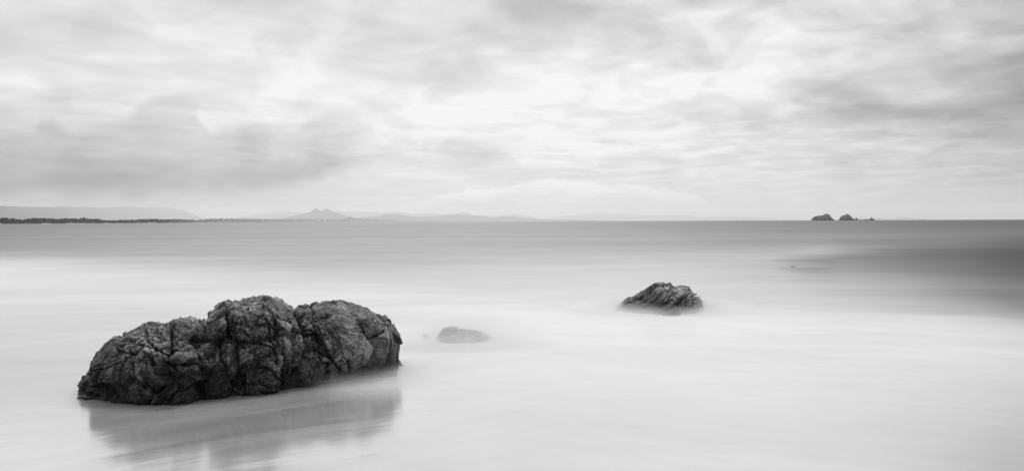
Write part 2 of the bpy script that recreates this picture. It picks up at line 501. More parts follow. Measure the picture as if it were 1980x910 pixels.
# ------------------------------------------------------------------ rocks
def mat_rock(name, lo=0.028, hi=0.12, rough=0.5, scale=1.0, bump=1.0, strata=None, veins=False):
    m, n, out = material(name)
    obj = n.new("ShaderNodeTexCoord").outputs["Object"]
    p = n.mapping(obj, scale=(scale, scale, scale))
    if strata:
        p2 = n.mapping(n.mapping(p, rot=strata), scale=(0.25, 1.2, 1.2))
    else:
        p2 = p
    big = n.noise(p, 2.2, 5, 0.6, 0.3)
    med = n.noise(p2, 9.0, 7, 0.68, 0.6)
    fin = n.noise(p2, 42.0, 6, 0.7)
    t = n.m("ADD", n.m("MULTIPLY", big, 0.45), n.m("ADD", n.m("MULTIPLY", med, 0.40), n.m("MULTIPLY", fin, 0.42)))
    t = n.rng(t, 0.46, 0.86)
    # light painted onto crests and shade into cracks, following the relief
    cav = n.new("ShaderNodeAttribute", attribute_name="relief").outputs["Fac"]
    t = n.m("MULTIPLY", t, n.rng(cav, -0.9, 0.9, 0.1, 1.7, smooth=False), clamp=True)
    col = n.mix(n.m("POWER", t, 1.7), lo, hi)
    # soaked and glossy below the tide line; above, drier stone plus toplight painted in
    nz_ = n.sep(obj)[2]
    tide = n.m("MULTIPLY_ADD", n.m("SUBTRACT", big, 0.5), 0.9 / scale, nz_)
    dry_lit = n.rng(tide, 0.05 / scale, 0.62 / scale)
    col = n.m("MULTIPLY", col, n.mix(dry_lit, 0.50, 1.7))
    spk = n.rng(n.noise(p, 120.0, 2, 0.5), 0.66, 0.74)
    col = n.m("MULTIPLY_ADD", spk, 0.05, col)
    if veins:
        x, y, z = n.sep(obj)
        for (c, k) in veins:
            wob = n.m("MULTIPLY_ADD", n.m("SUBTRACT", n.noise(obj, 5.0, 4, 0.6), 0.5), 0.16, n.m("SUBTRACT", x, c))
            wob = n.m("MULTIPLY_ADD", z, k, wob)
            line = n.rng(n.m("ABSOLUTE", wob), 0.0015, 0.006, 1.0, 0.0)
            line = n.m("MULTIPLY", line, n.rng(n.noise(obj, 22.0, 2, 0.5), 0.50, 0.60))
            col = n.m("MULTIPLY_ADD", line, 0.30, col)
    b = n.new("ShaderNodeBsdfPrincipled")
    n.link(grey(n, col), b.inputs["Base Color"])
    b.inputs["Specular IOR Level"].default_value = 0.5
    n.link(n.m("MULTIPLY_ADD", dry_lit, 0.10, n.rng(med, 0.3, 0.7, rough - 0.16, rough + 0.06)), b.inputs["Roughness"])
    rdg = n.m("ABSOLUTE", n.m("SUBTRACT", n.noise(p2, 17.0, 5, 0.62, 0.8), 0.5))
    hgt = n.m("ADD", n.m("MULTIPLY", med, 0.9), n.m("ADD", n.m("MULTIPLY", fin, 0.5), n.m("MULTIPLY", n.m("MINIMUM", rdg, 0.10), 2.0)))
    bm = n.new("ShaderNodeBump")
    brk = n.new("ShaderNodeAttribute", attribute_name="broken").outputs["Fac"]
    n.link(n.rng(brk, 0.0, 1.0, 0.45, 0.95, smooth=False), bm.inputs["Strength"])
    bm.inputs["Distance"].default_value = 0.035 * bump / scale
    n.link(hgt, bm.inputs["Height"])
    n.link(bm.outputs[0], b.inputs["Normal"])
    n.link(b.outputs[0], out.inputs["Surface"])
    return m

def ico(sub):
    import bmesh
    bm = bmesh.new()
    bmesh.ops.create_icosphere(bm, subdivisions=sub, radius=1)
    V = np.array([v.co[:] for v in bm.verts]); F = [tuple(q.index for q in f.verts) for f in bm.faces]
    bm.free()
    return V, F
ICO5, ICO3, ICO2 = ico(5), ico(3), ico(2)

def lobe_mesh(c, rx, ry, rz, rot, tilt, seed, facets=9, bump=0.10):
    g = np.random.default_rng(seed)
    V, F = ICO5
    N = V.copy()
    r = np.ones(len(V))
    for k in range(facets):                   # planes knocked off a boulder
        nrm = g.normal(size=3); nrm /= np.linalg.norm(nrm)
        dd = g.uniform(0.82, 1.0)
        cs = N @ nrm
        lim = np.where(cs > 0.05, dd / np.maximum(cs, 0.05), 9)
        r = np.minimum(r, lim)
    r = r * (1 + bump * fbm(N * 1.7 + seed, seed, 3))
    V = N * r[:, None] * np.array([rx, ry, rz]) * 1.08
    M = np.array(Matrix.Rotation(R(rot), 3, "Z") @ Matrix.Rotation(R(tilt), 3, "Y"))
    return V @ M.T + np.asarray(c), F

def loft(contour, front, back, n_u=150, n_t=64, pf=0.55, pz=0.62, zmin=-0.18):
    """A rock body from its skyline (px, py) and from the front and back foot lines (px, distance)."""
    C_ = np.array(contour, float); Fr = np.array(front, float); Bk = np.array(back, float)
    u = 0.5 - 0.5 * np.cos(np.linspace(0, math.pi, n_u))
    px = C_[0, 0] + (C_[-1, 0] - C_[0, 0]) * u
    py = np.interp(px, C_[:, 0], C_[:, 1])
    yf = np.interp(px, Fr[:, 0], Fr[:, 1]); yb = np.interp(px, Bk[:, 0], Bk[:, 1])
    rows = []
    th = np.linspace(0, math.pi, n_t)
    for a, b, f0, b0 in zip(px, py, yf, yb):
        yc = f0 + 0.52 * (b0 - f0)
        top = pt(a, b, yc)
        h = max(top[2], 0.01)
        x0 = top[0]
        c, s_ = np.cos(th), np.sin(th)
        y = yc - np.where(c > 0, (yc - f0), (b0 - yc)) * np.sign(c) * np.abs(c) ** pf
        z = zmin + (h - zmin) * np.abs(s_) ** pz
        x = np.full_like(y, x0) * (1 + 0.75 * (y / yc - 1))   # the flank follows the line of sight only in part
        rows.append(np.stack([x, y, z], 1))
    V = np.vstack(rows)
    F = [(i * n_t + k, i * n_t + k + 1, (i + 1) * n_t + k + 1, (i + 1) * n_t + k) for i in range(n_u - 1) for k in range(n_t - 1)]
    F += [(i * n_t, (i + 1) * n_t, (i + 1) * n_t + n_t - 1, i * n_t + n_t - 1) for i in range(n_u - 1)]
    F += [tuple(range(n_t)), tuple((n_u - 1) * n_t + k for k in range(n_t))[::-1]]
    return V, F

def sculpt(co, base, lobes, lines, unit, seed, lwid=1.6):
    """Lobes and clefts of the weathered face, laid out by where the photograph shows them and carved into the body."""
    P = co + base - np.array([0, 0, CAM_H])
    zd = P @ _f
    px = CX + FPX * (P @ _r) / zd
    py = CY - FPX * (P @ _u) / zd
    wx = 5.0 * unit * fbm(co * 6 / unit ** 0.5, seed, 3); wy = 5.0 * unit * fbm(co * 6 / unit ** 0.5 + 30, seed + 1, 3)
    wx = wx + 3.0 * unit * fbm(co * 24 / unit ** 0.5, seed + 2, 3); wy = wy + 3.0 * unit * fbm(co * 24 / unit ** 0.5 + 9, seed + 3, 3)
    qx, qy = px + wx, py + wy
    b = np.full(len(co), 0.0)
    for L in lobes:
        (x, y, rx, ry, amp_) = L[:5]
        amp_ = amp_ * 0.76
        ro = R(L[5]) if len(L) > 5 else 0.0
        dx_, dy_ = qx - x, qy - y
        ex = (dx_ * math.cos(ro) + dy_ * math.sin(ro)) / rx
        ey = (-dx_ * math.sin(ro) + dy_ * math.cos(ro)) / ry
        r2 = (np.abs(ex) ** 2.4 + np.abs(ey) ** 2.4)
        hx = (x * 0.37 + y * 0.73) % 1.0 * 6.28
        lean = 1 + 0.35 * (math.cos(hx) * ex + math.sin(hx) * ey)          # each lobe has its own flat lean
        b = np.maximum(b, amp_ * np.minimum(np.sqrt(np.clip(1 - r2, 0, 1)) * 1.1, 0.82 + 0.1 * (1 - r2)) * lean * (r2 < 1))
    cr = np.zeros(len(co))
    for ln in lines:
        wdt = lwid * unit * (ln[0] if not isinstance(ln[0], tuple) else 1.0)
        pts_ = [q for q in ln if isinstance(q, tuple)]
        d = np.full(len(co), 1e9)
        for (x0, y0), (x1, y1) in zip(pts_[:-1], pts_[1:]):
            vx, vy = x1 - x0, y1 - y0
            t = np.clip(((qx - x0) * vx + (qy - y0) * vy) / (vx * vx + vy * vy), 0, 1)
            d = np.minimum(d, np.hypot(qx - x0 - t * vx, qy - y0 - t * vy))
        var = 0.55 + 0.45 * fbm(co * 9 / unit ** 0.5, seed + 7, 2)
        cr = np.maximum(cr, np.exp(-(d / (wdt * np.clip(var * 1.6, 0.5, 2))) ** 2))
    return b, cr

def build_rock(name, lobes, voxel, seed, mat, base, scale=1.0, cracks=(), rough=(), strata=None, zmin=-0.25, rlf=1.0, body=None, face=None, chips=(), contour=None, worn=1.0, ends=9):
    """lobes: (px, py, depth, rx, ry, rz, rot, tilt) in metres round the seen point; joined, remeshed, then cracked and worn."""
    VV, FF, off = [], [], 0
    if body is not None:
        V, F = body
        VV.append(V); FF += F; off = len(V)
    for k, (px, py, dp, rx, ry, rz, ro, ti) in enumerate(lobes):
        V, F = lobe_mesh(pt(px, py, dp), rx, ry, rz, ro, ti, seed * 31 + k)
        VV.append(V)
        FF += [tuple(i + off for i in f) for f in F]
        off += len(V)
    V = np.vstack(VV)
    V[:, 2] = np.maximum(V[:, 2], zmin * scale)
    o = mesh_obj(name, V - base, FF, mat)
    md = o.modifiers.new("r", "REMESH")
    md.mode = "VOXEL"
    md.voxel_size = voxel
    dg = bpy.context.evaluated_depsgraph_get()
    me = bpy.data.meshes.new_from_object(o.evaluated_get(dg))
    o.modifiers.clear()
    old = o.data
    o.data = me
    me.name = name
    bpy.data.meshes.remove(old)
    nv = len(me.vertices)
    co = np.empty(nv * 3, np.float32); me.vertices.foreach_get("co", co); co = co.reshape(-1, 3).astype(float)
    no = np.empty(nv * 3, np.float32); me.vertices.foreach_get("normal", no); no = no.reshape(-1, 3).astype(float)
    Q = co / scale
    W_ = np.stack([fbm(Q * 3, seed + 5, 3), fbm(Q * 3 + 40, seed + 6, 3), fbm(Q * 3 + 80, seed + 7, 3)], 1)
    disp = np.zeros(nv)
    relief = np.zeros(nv)
    if face is not None:
        fl, lines, unit, cdep = face
        front_ = sstep(-0.25, 0.15, -no[:, 1] * 0.95 + no[:, 2] * 0.5)
        b, crk = sculpt(co, base, fl, lines, unit, seed)
        dl1, dl2, _c = voro(Q * 3.2 + W_ * 0.3, seed + 300)
        back_ = 0.10 * unit * np.sqrt(np.clip(1 - dl1 ** 2 * 1.4, 0, 1))
        disp += front_ * (b - crk * cdep) + (1 - front_) * back_ - 0.04 * unit
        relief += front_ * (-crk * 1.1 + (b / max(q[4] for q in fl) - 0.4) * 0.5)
    # some faces are worn smooth, others broken up
    brk = worn + (1 - worn) * sstep(-0.12, 0.22, fbm(Q * 2.0 + 3.3, seed + 400, 3))
    if worn < 1:                              # the left of the boulder is the more shattered, its right end polished
        brk = np.clip(brk * (1 - 0.5 * sstep(0.55, 0.85, co[:, 0])) + 0.45 * (1 - sstep(0.25, 0.75, co[:, 0])), 0, 1.1)
    if strata is not None:
        Ms = np.array(Matrix(strata))
    for (freq, depth, width, wp, aniso) in cracks:
        P = Q + W_ * wp
        if strata is not None:
            P = P @ Ms.T
        P = P * freq * np.array(aniso)
        d1, d2, cid = voro(P, seed + int(freq * 10))
        e = sstep(0, width, d2 - d1)
        mask = sstep(-0.35, 0.25, fbm(Q * 2.3 + freq, seed + 90, 2))      # some cracks are healed
        deep = depth * (1 - e) * (0.35 + 0.65 * mask)
        step = depth * 0.9 * (cid - 0.5) * e                               # blocks stand proud or sunk
        dome = depth * 0.3 * (0.45 - d1)
        q_ = 0.4 + 0.6 * brk
        disp += (-deep + step + dome) * q_
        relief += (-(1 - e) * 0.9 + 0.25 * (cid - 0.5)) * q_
    for (freq, amp_, aniso) in chips:
        P = Q + W_ * 0.10
        if strata is not None:
            P = P @ Ms.T
        f = facets(P * freq * np.array(aniso), seed + 200 + int(freq))
        q_ = brk if freq > 5 else 1.0
        disp += amp_ * f * q_
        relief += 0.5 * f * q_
    for (freq, amp_, aniso) in rough:
        P = Q + W_ * 0.12
        if strata is not None:
            P = P @ Ms.T
        f = fbm(P * freq * np.array(aniso), seed + int(freq), 4, 0.55)
        f2 = 1 - 2 * np.abs(fbm(P * freq * 0.8 * np.array(aniso) + 7, seed + 50 + int(freq), 3))
        q_ = brk if freq > 5 else 1.0
        disp += amp_ * (0.6 * f + 0.4 * (f2 - 0.4)) * q_
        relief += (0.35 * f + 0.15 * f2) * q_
    co = co + no * (disp * scale)[:, None]
    if contour is not None:                   # bring the height along the rock to what the photograph shows
        C_ = np.array(contour, float)
        bins = np.linspace(C_[0, 0] + 2, C_[-1, 0] - 2, 110)
        for it in range(4):
            P = co + base - np.array([0, 0, CAM_H])
            zd = P @ _f
            px = CX + FPX * (P @ _r) / zd
            py = CY - FPX * (P @ _u) / zd
            bi = np.digitize(px, bins)
            sc = np.ones(len(bins) + 1)
            for b in range(1, len(bins)):
                sel = np.where(bi == b)[0]
                if len(sel) < 3:
                    continue
                k = sel[np.argmin(py[sel])]
                zt = pt(px[k], np.interp(px[k], C_[:, 0], C_[:, 1]), P[k, 1])[2]
                sc[b] = np.clip(zt / max(co[k, 2], 0.04), 0.8, 1.2)
            sc[:ends] = sc[ends]; sc[-ends + 1:] = sc[-ends]        # leave the steep ends alone
            ker = np.exp(-np.linspace(-2, 2, 9) ** 2); ker /= ker.sum()
            sc = np.convolve(np.pad(sc, 4, mode="edge"), ker, mode="valid")
            f_ = np.interp(px, bins, sc[1:])
            co[:, 2] = np.where(co[:, 2] > 0, co[:, 2] * f_, co[:, 2])
    me.vertices.foreach_set("co", co.astype(np.float32).ravel())
    at = me.attributes.new("relief", "FLOAT", "POINT")
    at.data.foreach_set("value", np.clip(relief * rlf, -1, 1).astype(np.float32))
    at = me.attributes.new("broken", "FLOAT", "POINT")
    at.data.foreach_set("value", np.clip(brk, 0, 1).astype(np.float32))
    me.update()
    me.polygons.foreach_set("use_smooth", [True] * len(me.polygons))
    if not me.materials:
        me.materials.append(mat)
    o.location = base
    return o

WATER = make_water()

# the big boulder in the foreground
base = np.array([-2.55, 7.85, 0.0])
veins = [(-0.02, 0.10), (0.10, 0.02), (-0.72, -0.12)]
Z1 = lambda *p: tuple((120 + x / 3.5, 540 + y / 3.5) for x, y in p)
Z2 = lambda *p: tuple((460 + x / 3.5, 540 + y / 3.5) for x, y in p)
BIG_TOP = [(149, 770), (153, 752), (161, 735), (175, 714), (186, 705), (191, 690), (196, 670), (210, 656), (240, 642), (262, 633), (281, 624), (286, 620), (300, 620), (312, 623), (330, 622), (336, 615), (360, 611), (384, 612), (392, 618), (401, 605), (420, 586), (438, 579), (452, 577), (460, 581), (478, 574), (505, 569), (532, 572), (552, 582), (567, 596), (574, 590), (603, 584), (640, 580), (664, 579), (690, 588), (705, 591), (735, 612), (755, 631), (766, 648), (770, 672), (777, 697), (776, 715), (768, 735)]
BIG_FRONT = [(149, 7.38), (200, 7.16), (225, 7.12), (280, 7.02), (380, 7.06), (400, 7.18), (470, 7.38), (550, 7.58), (640, 7.92), (720, 8.2), (760, 8.3), (777, 8.55)]
BIG_BACK = [(149, 7.55), (170, 7.95), (220, 8.3), (300, 8.45), (420, 8.75), (520, 8.95), (640, 9.15), (720, 9.2), (760, 9.05), (777, 8.8)]
BIG_LOBES = [
    (176, 738, 20, 28, .03, 20), (222, 702, 44, 48, .11), (263, 667, 34, 18, .08, 5), (297, 712, 36, 52, .11), (276, 757, 30, 22, .08),
    (306, 648, 24, 30, .09, -10), (361, 630, 28, 19, .09), (351, 660, 25, 19, .07), (357, 716, 32, 44, .10), (406, 684, 25, 33, .09),
    (423, 622, 22, 38, .10, 10), (494, 612, 54, 46, .13), (446, 692, 23, 42, .09), (489, 678, 44, 27, .10), (503, 730, 44, 38, .13, -8),
    (337, 767, 52, 26, .08), (423, 742, 30, 34, .08), (586, 594, 20, 12, .06), (503, 641, 15, 12, .15), (566, 664, 21, 42, .09),
    (537, 690, 13, 46, .07), (603, 712, 26, 34, .06), (603, 648, 15, 28, .06), (683, 662, 74, 70, .17, 15), (657, 590, 58, 15, .07, 6),
    (756, 672, 20, 54, .04), (722, 608, 28, 20, .08, 30), (652, 722, 22, 20, .07), (748, 717, 24, 15, .07), (540, 610, 30, 34, .10)]
BIG_LINES = [
    (1.5,) + Z2((375, 190), (410, 260), (440, 330), (520, 350), (560, 430), (640, 560), (700, 640)),
    (1.2,) + Z2((830, 190), (900, 240), (960, 310), (1010, 400), (1020, 480), (990, 570), (930, 630)),
    (1.4,) + Z1((740, 285), (735, 400), (750, 430), (720, 490)), (1.3,) + Z1((945, 250), (935, 380)), (1.3,) + Z1((1130, 180), (1120, 260), (1140, 380)),
    (1.2,) + Z1((1180, 440), (1190, 560), (1230, 680), (1240, 780)), Z1((1080, 420), (1080, 560), (1110, 600)), (1.2,) + Z1((575, 330), (580, 410), (640, 450), (720, 500), (770, 460)),
    Z1((940, 380), (1050, 390), (1190, 395)), Z1((500, 420), (400, 420), (380, 480), (470, 510), (600, 460)), Z1((490, 560), (500, 660), (570, 740)),
    Z1((280, 560), (250, 640), (270, 730)), Z1((730, 490), (720, 560), (900, 560), (910, 640)), Z1((820, 740), (940, 700), (980, 760)),
    (1.2,) + Z2((0, 385), (100, 395), (180, 440), (240, 480), (260, 540)), (1.3,) + Z2((0, 600), (60, 660), (20, 740)), Z2((120, 585), (200, 600), (240, 650), (290, 690)),
    (1.3,) + Z2((250, 255), (330, 270), (420, 300)), Z2((210, 330), (240, 480), (250, 560)), (1.3,) + Z2((300, 400), (315, 560), (320, 720)),
    Z2((440, 330), (430, 480), (370, 640)), Z2((520, 520), (600, 560), (620, 700)), Z2((680, 580), (690, 660)), Z2((720, 540), (740, 620)), Z2((490, 150), (520, 190), (500, 230)),
    (0.7,) + Z2((780, 280), (850, 400), (940, 380)), (0.7,) + Z1((225, 590), (330, 590), (420, 560)), (0.7,) + Z1((450, 720), (560, 700), (640, 760), (700, 700)),
    (0.8,) + Z1((600, 830), (620, 740)), (0.7,) + Z1((130, 700), (180, 720), (260, 690))]
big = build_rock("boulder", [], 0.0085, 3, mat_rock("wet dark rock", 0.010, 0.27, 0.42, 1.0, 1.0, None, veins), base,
    cracks=[(4.5, 0.016, 0.05, 0.20, (1.2, 1, 0.8)), (11.0, 0.007, 0.10, 0.12, (1, 1, 0.7))],
    rough=[(2.6, 0.016, (1, 1, 0.8)), (9.0, 0.013, (1, 1, 1)), (26.0, 0.011, (1, 1, 1)), (55.0, 0.006, (1, 1, 1))],
    chips=[(3.2, 0.050, (1, 1, 0.8)), (8.5, 0.022, (1, 1, 1)), (20.0, 0.010, (1, 1, 1))], worn=0.42,
    contour=BIG_TOP, body=loft(BIG_TOP, BIG_FRONT, BIG_BACK, 170, 72), face=(BIG_LOBES, BIG_LINES, 1.0, 0.050))
tag(big, "largest boulder, dark and deeply cracked with rounded lobes, beside its reflection", "rock")

# the pointed rock further out, its strata tilted up to the right
base = np.array([2.65, 14.6, 0.0])
tilt = Matrix.Rotation(R(38), 3, "Y")
Z4 = lambda *p: tuple((1160 + x / 7.583, 520 + y / 7.583) for x, y in p)
TOP2 = [(1178, 609), (1189, 599), (1199, 587), (1209, 577), (1216, 573), (1224, 573), (1229, 569), (1240, 562), (1248, 558), (1258, 551), (1267, 546), (1282, 545), (1288, 547), (1295, 545), (1299, 548), (1301, 553), (1311, 552), (1316, 551), (1333, 553), (1338, 563), (1344, 568), (1351, 571), (1356, 579), (1360, 588), (1364, 604)]
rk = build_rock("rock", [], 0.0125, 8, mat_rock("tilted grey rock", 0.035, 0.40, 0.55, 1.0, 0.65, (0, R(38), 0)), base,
    cracks=[(2.6, 0.030, 0.10, 0.10, (0.35, 0.8, 1.9)), (7.0, 0.010, 0.14, 0.06, (0.25, 0.8, 2.2))],
    rough=[(4.0, 0.014, (0.3, 1, 2.0)), (12.0, 0.015, (0.25, 1, 2.0)), (30.0, 0.006, (0.3, 1, 1.8))], strata=tilt,
    chips=[(2.0, 0.080, (0.7, 0.9, 1.4)), (8.0, 0.012, (0.25, 0.8, 2.2))],
    ends=4, contour=TOP2, body=loft(TOP2, [(1178, 14.3), (1215, 13.9), (1280, 13.6), (1300, 13.55), (1340, 13.75), (1364, 14.2)], [(1188, 14.6), (1215, 15.0), (1280, 15.3), (1330, 15.3), (1361, 14.8)], 110, 48, 0.75, 0.85),
    face=([(1272, 566, 26, 22, .05, -30), (1244, 588, 34, 22, .05, -30), (1284, 588, 22, 30, .07, 20), (1334, 580, 26, 34, .07), (1298, 596, 13, 18, .05), (1212, 596, 20, 16, .04, -30)],
          [(1.3,) + Z4((920, 200), (990, 300), (1080, 380), (1150, 480), (1130, 600)), (1.2,) + Z4((1050, 240), (1080, 300), (1130, 350)), Z4((680, 270), (560, 380), (480, 430)),
           Z4((900, 330), (780, 420), (650, 560)), Z4((980, 380), (880, 540)), (0.7,) + Z4((800, 300), (600, 450), (420, 560)), (0.7,) + Z4((1240, 330), (1260, 560)), (0.7,) + Z4((1340, 330), (1380, 560))], 0.6, 0.045))
tag(rk, "pointed grey rock with tilted strata standing in mist, right of the centre", "rock")

base = np.array([-0.65, 10.75, 0.0])
TOP3 = [(840, 664), (845, 653), (849, 643), (855, 636), (861, 632), (872, 630), (880, 631), (888, 634), (905, 636), (920, 638), (932, 641), (938, 645), (946, 648), (960, 653), (976, 661)]
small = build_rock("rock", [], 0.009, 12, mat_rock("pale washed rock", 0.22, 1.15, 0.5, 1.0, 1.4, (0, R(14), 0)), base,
    cracks=[(5.0, 0.020, 0.12, 0.1, (0.6, 1, 1.8))], chips=[(6.0, 0.03, (0.5, 1, 1.6))], rough=[(6.0, 0.030, (0.45, 1, 1.8)), (16.0, 0.016, (0.5, 1, 1.5)), (40.0, 0.006, (0.6, 1, 1.4))],
    contour=TOP3, body=loft(TOP3, [(843, 10.75), (855, 10.6), (900, 10.5), (940, 10.6), (976, 10.75)], [(843, 10.95), (870, 11.25), (920, 11.2), (976, 10.95)], 90, 48, 0.75, 0.8),
    face=([(866, 640, 20, 12, .05), (905, 645, 30, 12, .05, 15), (870, 655, 26, 12, .06), (915, 655, 24, 10, .05, 15)],
          [((850, 650), (866, 644), (890, 647), (925, 650)), ((862, 634), (878, 640), (884, 636)), ((905, 650), (925, 660))], 0.5, 0.03))
tag(small, "low pale grey rock awash in foam, just right of the big boulder", "rock")

base = np.array([-1.2, 11.1, 0.0])
stone = build_rock("rock", [(823, 660, 11.1, 0.06, 0.08, 0.11, 0, 0), (812, 667, 11.1, 0.08, 0.08, 0.05, 0, 0)], 0.008, 15,
    small.data.materials[0], base, cracks=[(9.0, 0.008, 0.16, 0.05, (1, 1, 1))], rough=[(16.0, 0.008, (1, 1, 1))], zmin=-0.1)
tag(stone, "tiny faint stone nearly drowned in foam between boulder and low pale rock", "rock")

base = np.array([9.7, 27.6, 0.0])
awash = build_rock("rock", [(1533, 520, 27.6, 0.12, 0.14, 0.12, 0, 0), (1549, 520.5, 27.5, 0.17, 0.14, 0.07, 0, 0)], 0.02, 19,
    small.data.materials[0], base, cracks=[(5.0, 0.02, 0.16, 0.05, (1, 1, 1))], rough=[(8.0, 0.02, (1, 1, 1))], zmin=-0.2)
tag(awash, "tiny rock awash at the tip of the dark water patch offshore", "rock")

# ------------------------------------------------------------------ islets on the horizon
ISD = 2600.0
mp = ISD / FPX
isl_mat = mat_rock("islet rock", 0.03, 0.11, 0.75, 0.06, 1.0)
def islet(lobes, seed, label):
    L = [(px, py, ISD + dd, rx * mp, ry * mp, rz * mp, 0, ti) for (px, py, dd, rx, ry, rz, ti) in lobes]
    b = pt(lobes[0][0], 426, ISD); b[2] = 0
    o = build_rock("islet", L, 0.55, seed, isl_mat, b, scale=18.0, cracks=[(2.2, 0.06, 0.2, 0.15, (1, 1, 0.8))],
                   rough=[(4.0, 0.07, (1, 1, 1)), (11.0, 0.03, (1, 1, 1))], zmin=-0.2)
    return tag(o, label, "islet", "rocky islets on the horizon")
islet([(1592, 427, 0, 17, 12, 11, 0), (1581, 426, 3, 10, 8, 8.5, 0), (1597, 423, 0, 8, 8, 9.5, 12), (1607, 427, 0, 9, 7, 5, 30), (1572, 427, 0, 5, 5, 3, 0)], 41,
      "largest and leftmost dark islet on the horizon, with a double hump")
islet([(1636, 427, 0, 12, 10, 11, 0), (1638, 423, 0, 6.5, 7, 8.5, 0), (1643.5, 421, 0, 1.6, 2, 5, 0), (1646, 427, 0, 5, 6, 5, 30)], 43,
      "steep dome shaped islet with a notch in its right shoulder")
islet([(1656, 427, 0, 4.5, 4, 4, 0), (1655.5, 424, 0, 1.6, 2, 3, 0), (1664, 426.6, 0, 6.5, 4, 1.9, 0)], 47,
      "small low islet with one spike, just right of the dome islet")
islet([(1676, 427, 0, 6.5, 4, 3.1, 0), (1686, 426.5, 0, 5.5, 5, 4, 10), (1685, 424, 0, 2.2, 3, 3.4, 0)], 53,
      "rightmost low islet, a flat slab rising to a small peak")
islet([(1620, 426.8, 0, 3.2, 3, 1.5, 0)], 59, "flattest dark reef barely above water between the two big islets")

# ------------------------------------------------------------------ far coast, hills and haze
def mat_plain(name, lo, hi, freq):
    m, n, out = material(name)
    pos = n.new("ShaderNodeNewGeometry").outputs["Position"]
    col = n.mix(n.rng(n.noise(pos, freq, 6, 0.6), 0.35, 0.65), lo, hi)
    b = n.new("ShaderNodeBsdfDiffuse")
    n.link(grey(n, col), b.inputs["Color"])
    n.link(b.outputs[0], out.inputs["Surface"])
    return m
mat_hill = mat_plain("forested hill", 0.035, 0.07, 0.004)
mat_bush = mat_plain("coastal scrub", 0.03, 0.06, 0.03)
mat_leaf = mat_plain("dark foliage", 0.03, 0.055, 0.06)
mat_trunk = mat_plain("bark", 0.06, 0.10, 0.5)
mat_wall = mat_plain("white wall", 0.72, 0.80, 0.2)
mat_roof = mat_plain("grey roof", 0.25, 0.32, 0.2)
mat_surf = mat_plain("white surf", 0.72, 0.85, 0.02)

HZ = lambda px: 427.6 - ROLL * (px - CX)      # picture height of the horizon

def ridge(name, prof, dist, seed, label, mat=mat_hill, depth=0.10, wig=0.8, step=1.5):
    """A range of hills: crest heights from the skyline, faces with spurs and gullies, real depth."""
    prof = np.array(prof, float)
    px = np.arange(prof[0, 0], prof[-1, 0] + step, step)
    top = np.interp(px, prof[:, 0], prof[:, 1])
    dd = np.interp(px, prof[:, 0], prof[:, 2]) if prof.shape[1] > 2 else np.full(len(px), float(dist))
    z0 = np.zeros_like(px)
    edge = np.minimum(1, np.minimum(px - px[0], px[-1] - px) / 12)
    top = top - wig * fbm(np.stack([px / 7, z0, z0 + seed], 1), seed, 4) * edge
    h = np.maximum((HZ(px) - top), 0.05) / FPX * dd
    rows = []
    K = 13
    for k in range(K):
        s = -1 + 2 * k / (K - 1)              # front foot .. crest .. back foot
        d = dd * (1 + depth * s * (0.75 + 0.25 * (s > 0)))
        e = (1 - abs(s)) ** 0.9
        spur = fbm(np.stack([px / 9, z0 + s * 2.5, z0 + seed], 1), seed + 3, 4)
        z = h * e * (1 + 0.35 * spur * (1 - e) * 1.6)
        z = np.where(abs(s) > 0.99, -0.5, z + CAM_H * e)
        x = (px - CX) / FPX * d
        rows.append(np.stack([x, d, z], 1))
    V = np.vstack(rows); n = len(px)
    F = [(k * n + i, k * n + i + 1, (k + 1) * n + i + 1, (k + 1) * n + i) for k in range(K - 1) for i in range(n - 1)]
    return tag(mesh_obj(name, V, F, mat), label, None, None, "structure")

ridge("mountain", [(-1500, 404, 9500), (-900, 396, 9500), (-500, 402, 10000), (-140, 401, 11500), (-60, 399, 11000), (0, 398, 13500), (60, 400, 16000), (120, 399, 19000), (190, 401, 23000), (250, 399.5, 26000), (290, 401, 28500), (325, 401, 30500), (350, 405, 32000), (368, 411, 32000), (384, 418, 32000), (402, 423, 32000), (425, 427, 32000)], 9000, 2,
      "long flat topped grey mountain behind the left coast", wig=1.3)
ridge("twin_peaks", [(500, 426), (520, 424), (545, 421), (560, 419), (575, 415), (588, 412), (600, 409.5), (612, 402), (621, 408), (632, 402.3), (645, 409), (660, 414), (688, 422), (715, 427)], 23000, 4,
      "pale mountain with two sharp peaks", wig=0.5, step=1.0)
ridge("hills", [(640, 425), (690, 421), (730, 417.5), (755, 413.5), (785, 416), (808, 420), (825, 418), (842, 417.5), (860, 415), (885, 414.8), (930, 417), (945, 418.5), (955, 421), (965, 419), (990, 418.5), (1010, 421), (1060, 424), (1130, 425), (1200, 427)], 24000, 5,
      "pale rolling hills right of the twin peaks", wig=0.7)
ridge("hills", [(430, 424), (470, 417), (540, 410), (600, 411), (655, 409), (700, 409), (740, 411), (770, 409.5), (800, 413), (832, 411.5), (850, 414), (880, 413), (895, 409), (905, 410.5), (918, 416), (960, 417), (1000, 414.5), (1030, 418), (1060, 426)], 38000, 6,
      "faintest hills behind the twin peaks", wig=0.6)
ridge("hills", [(1040, 425), (1090, 417), (1130, 414.5), (1148, 412.5), (1160, 409.5), (1175, 413), (1210, 413.5), (1250, 416), (1290, 416), (1335, 415.5), (1350, 420), (1370, 418.5), (1410, 418), (1450, 419), (1500, 422.5), (1540, 425)], 42000, 7,
      "faint far hills along the middle of the horizon", wig=0.6)
ridge("hills", [(1636, 425), (1655, 419), (1672, 420.5), (1690, 422), (1700, 420), (1713, 422.5), (1728, 424.8)], 33000, 8, "faint hill behind the small islets", wig=0.4)
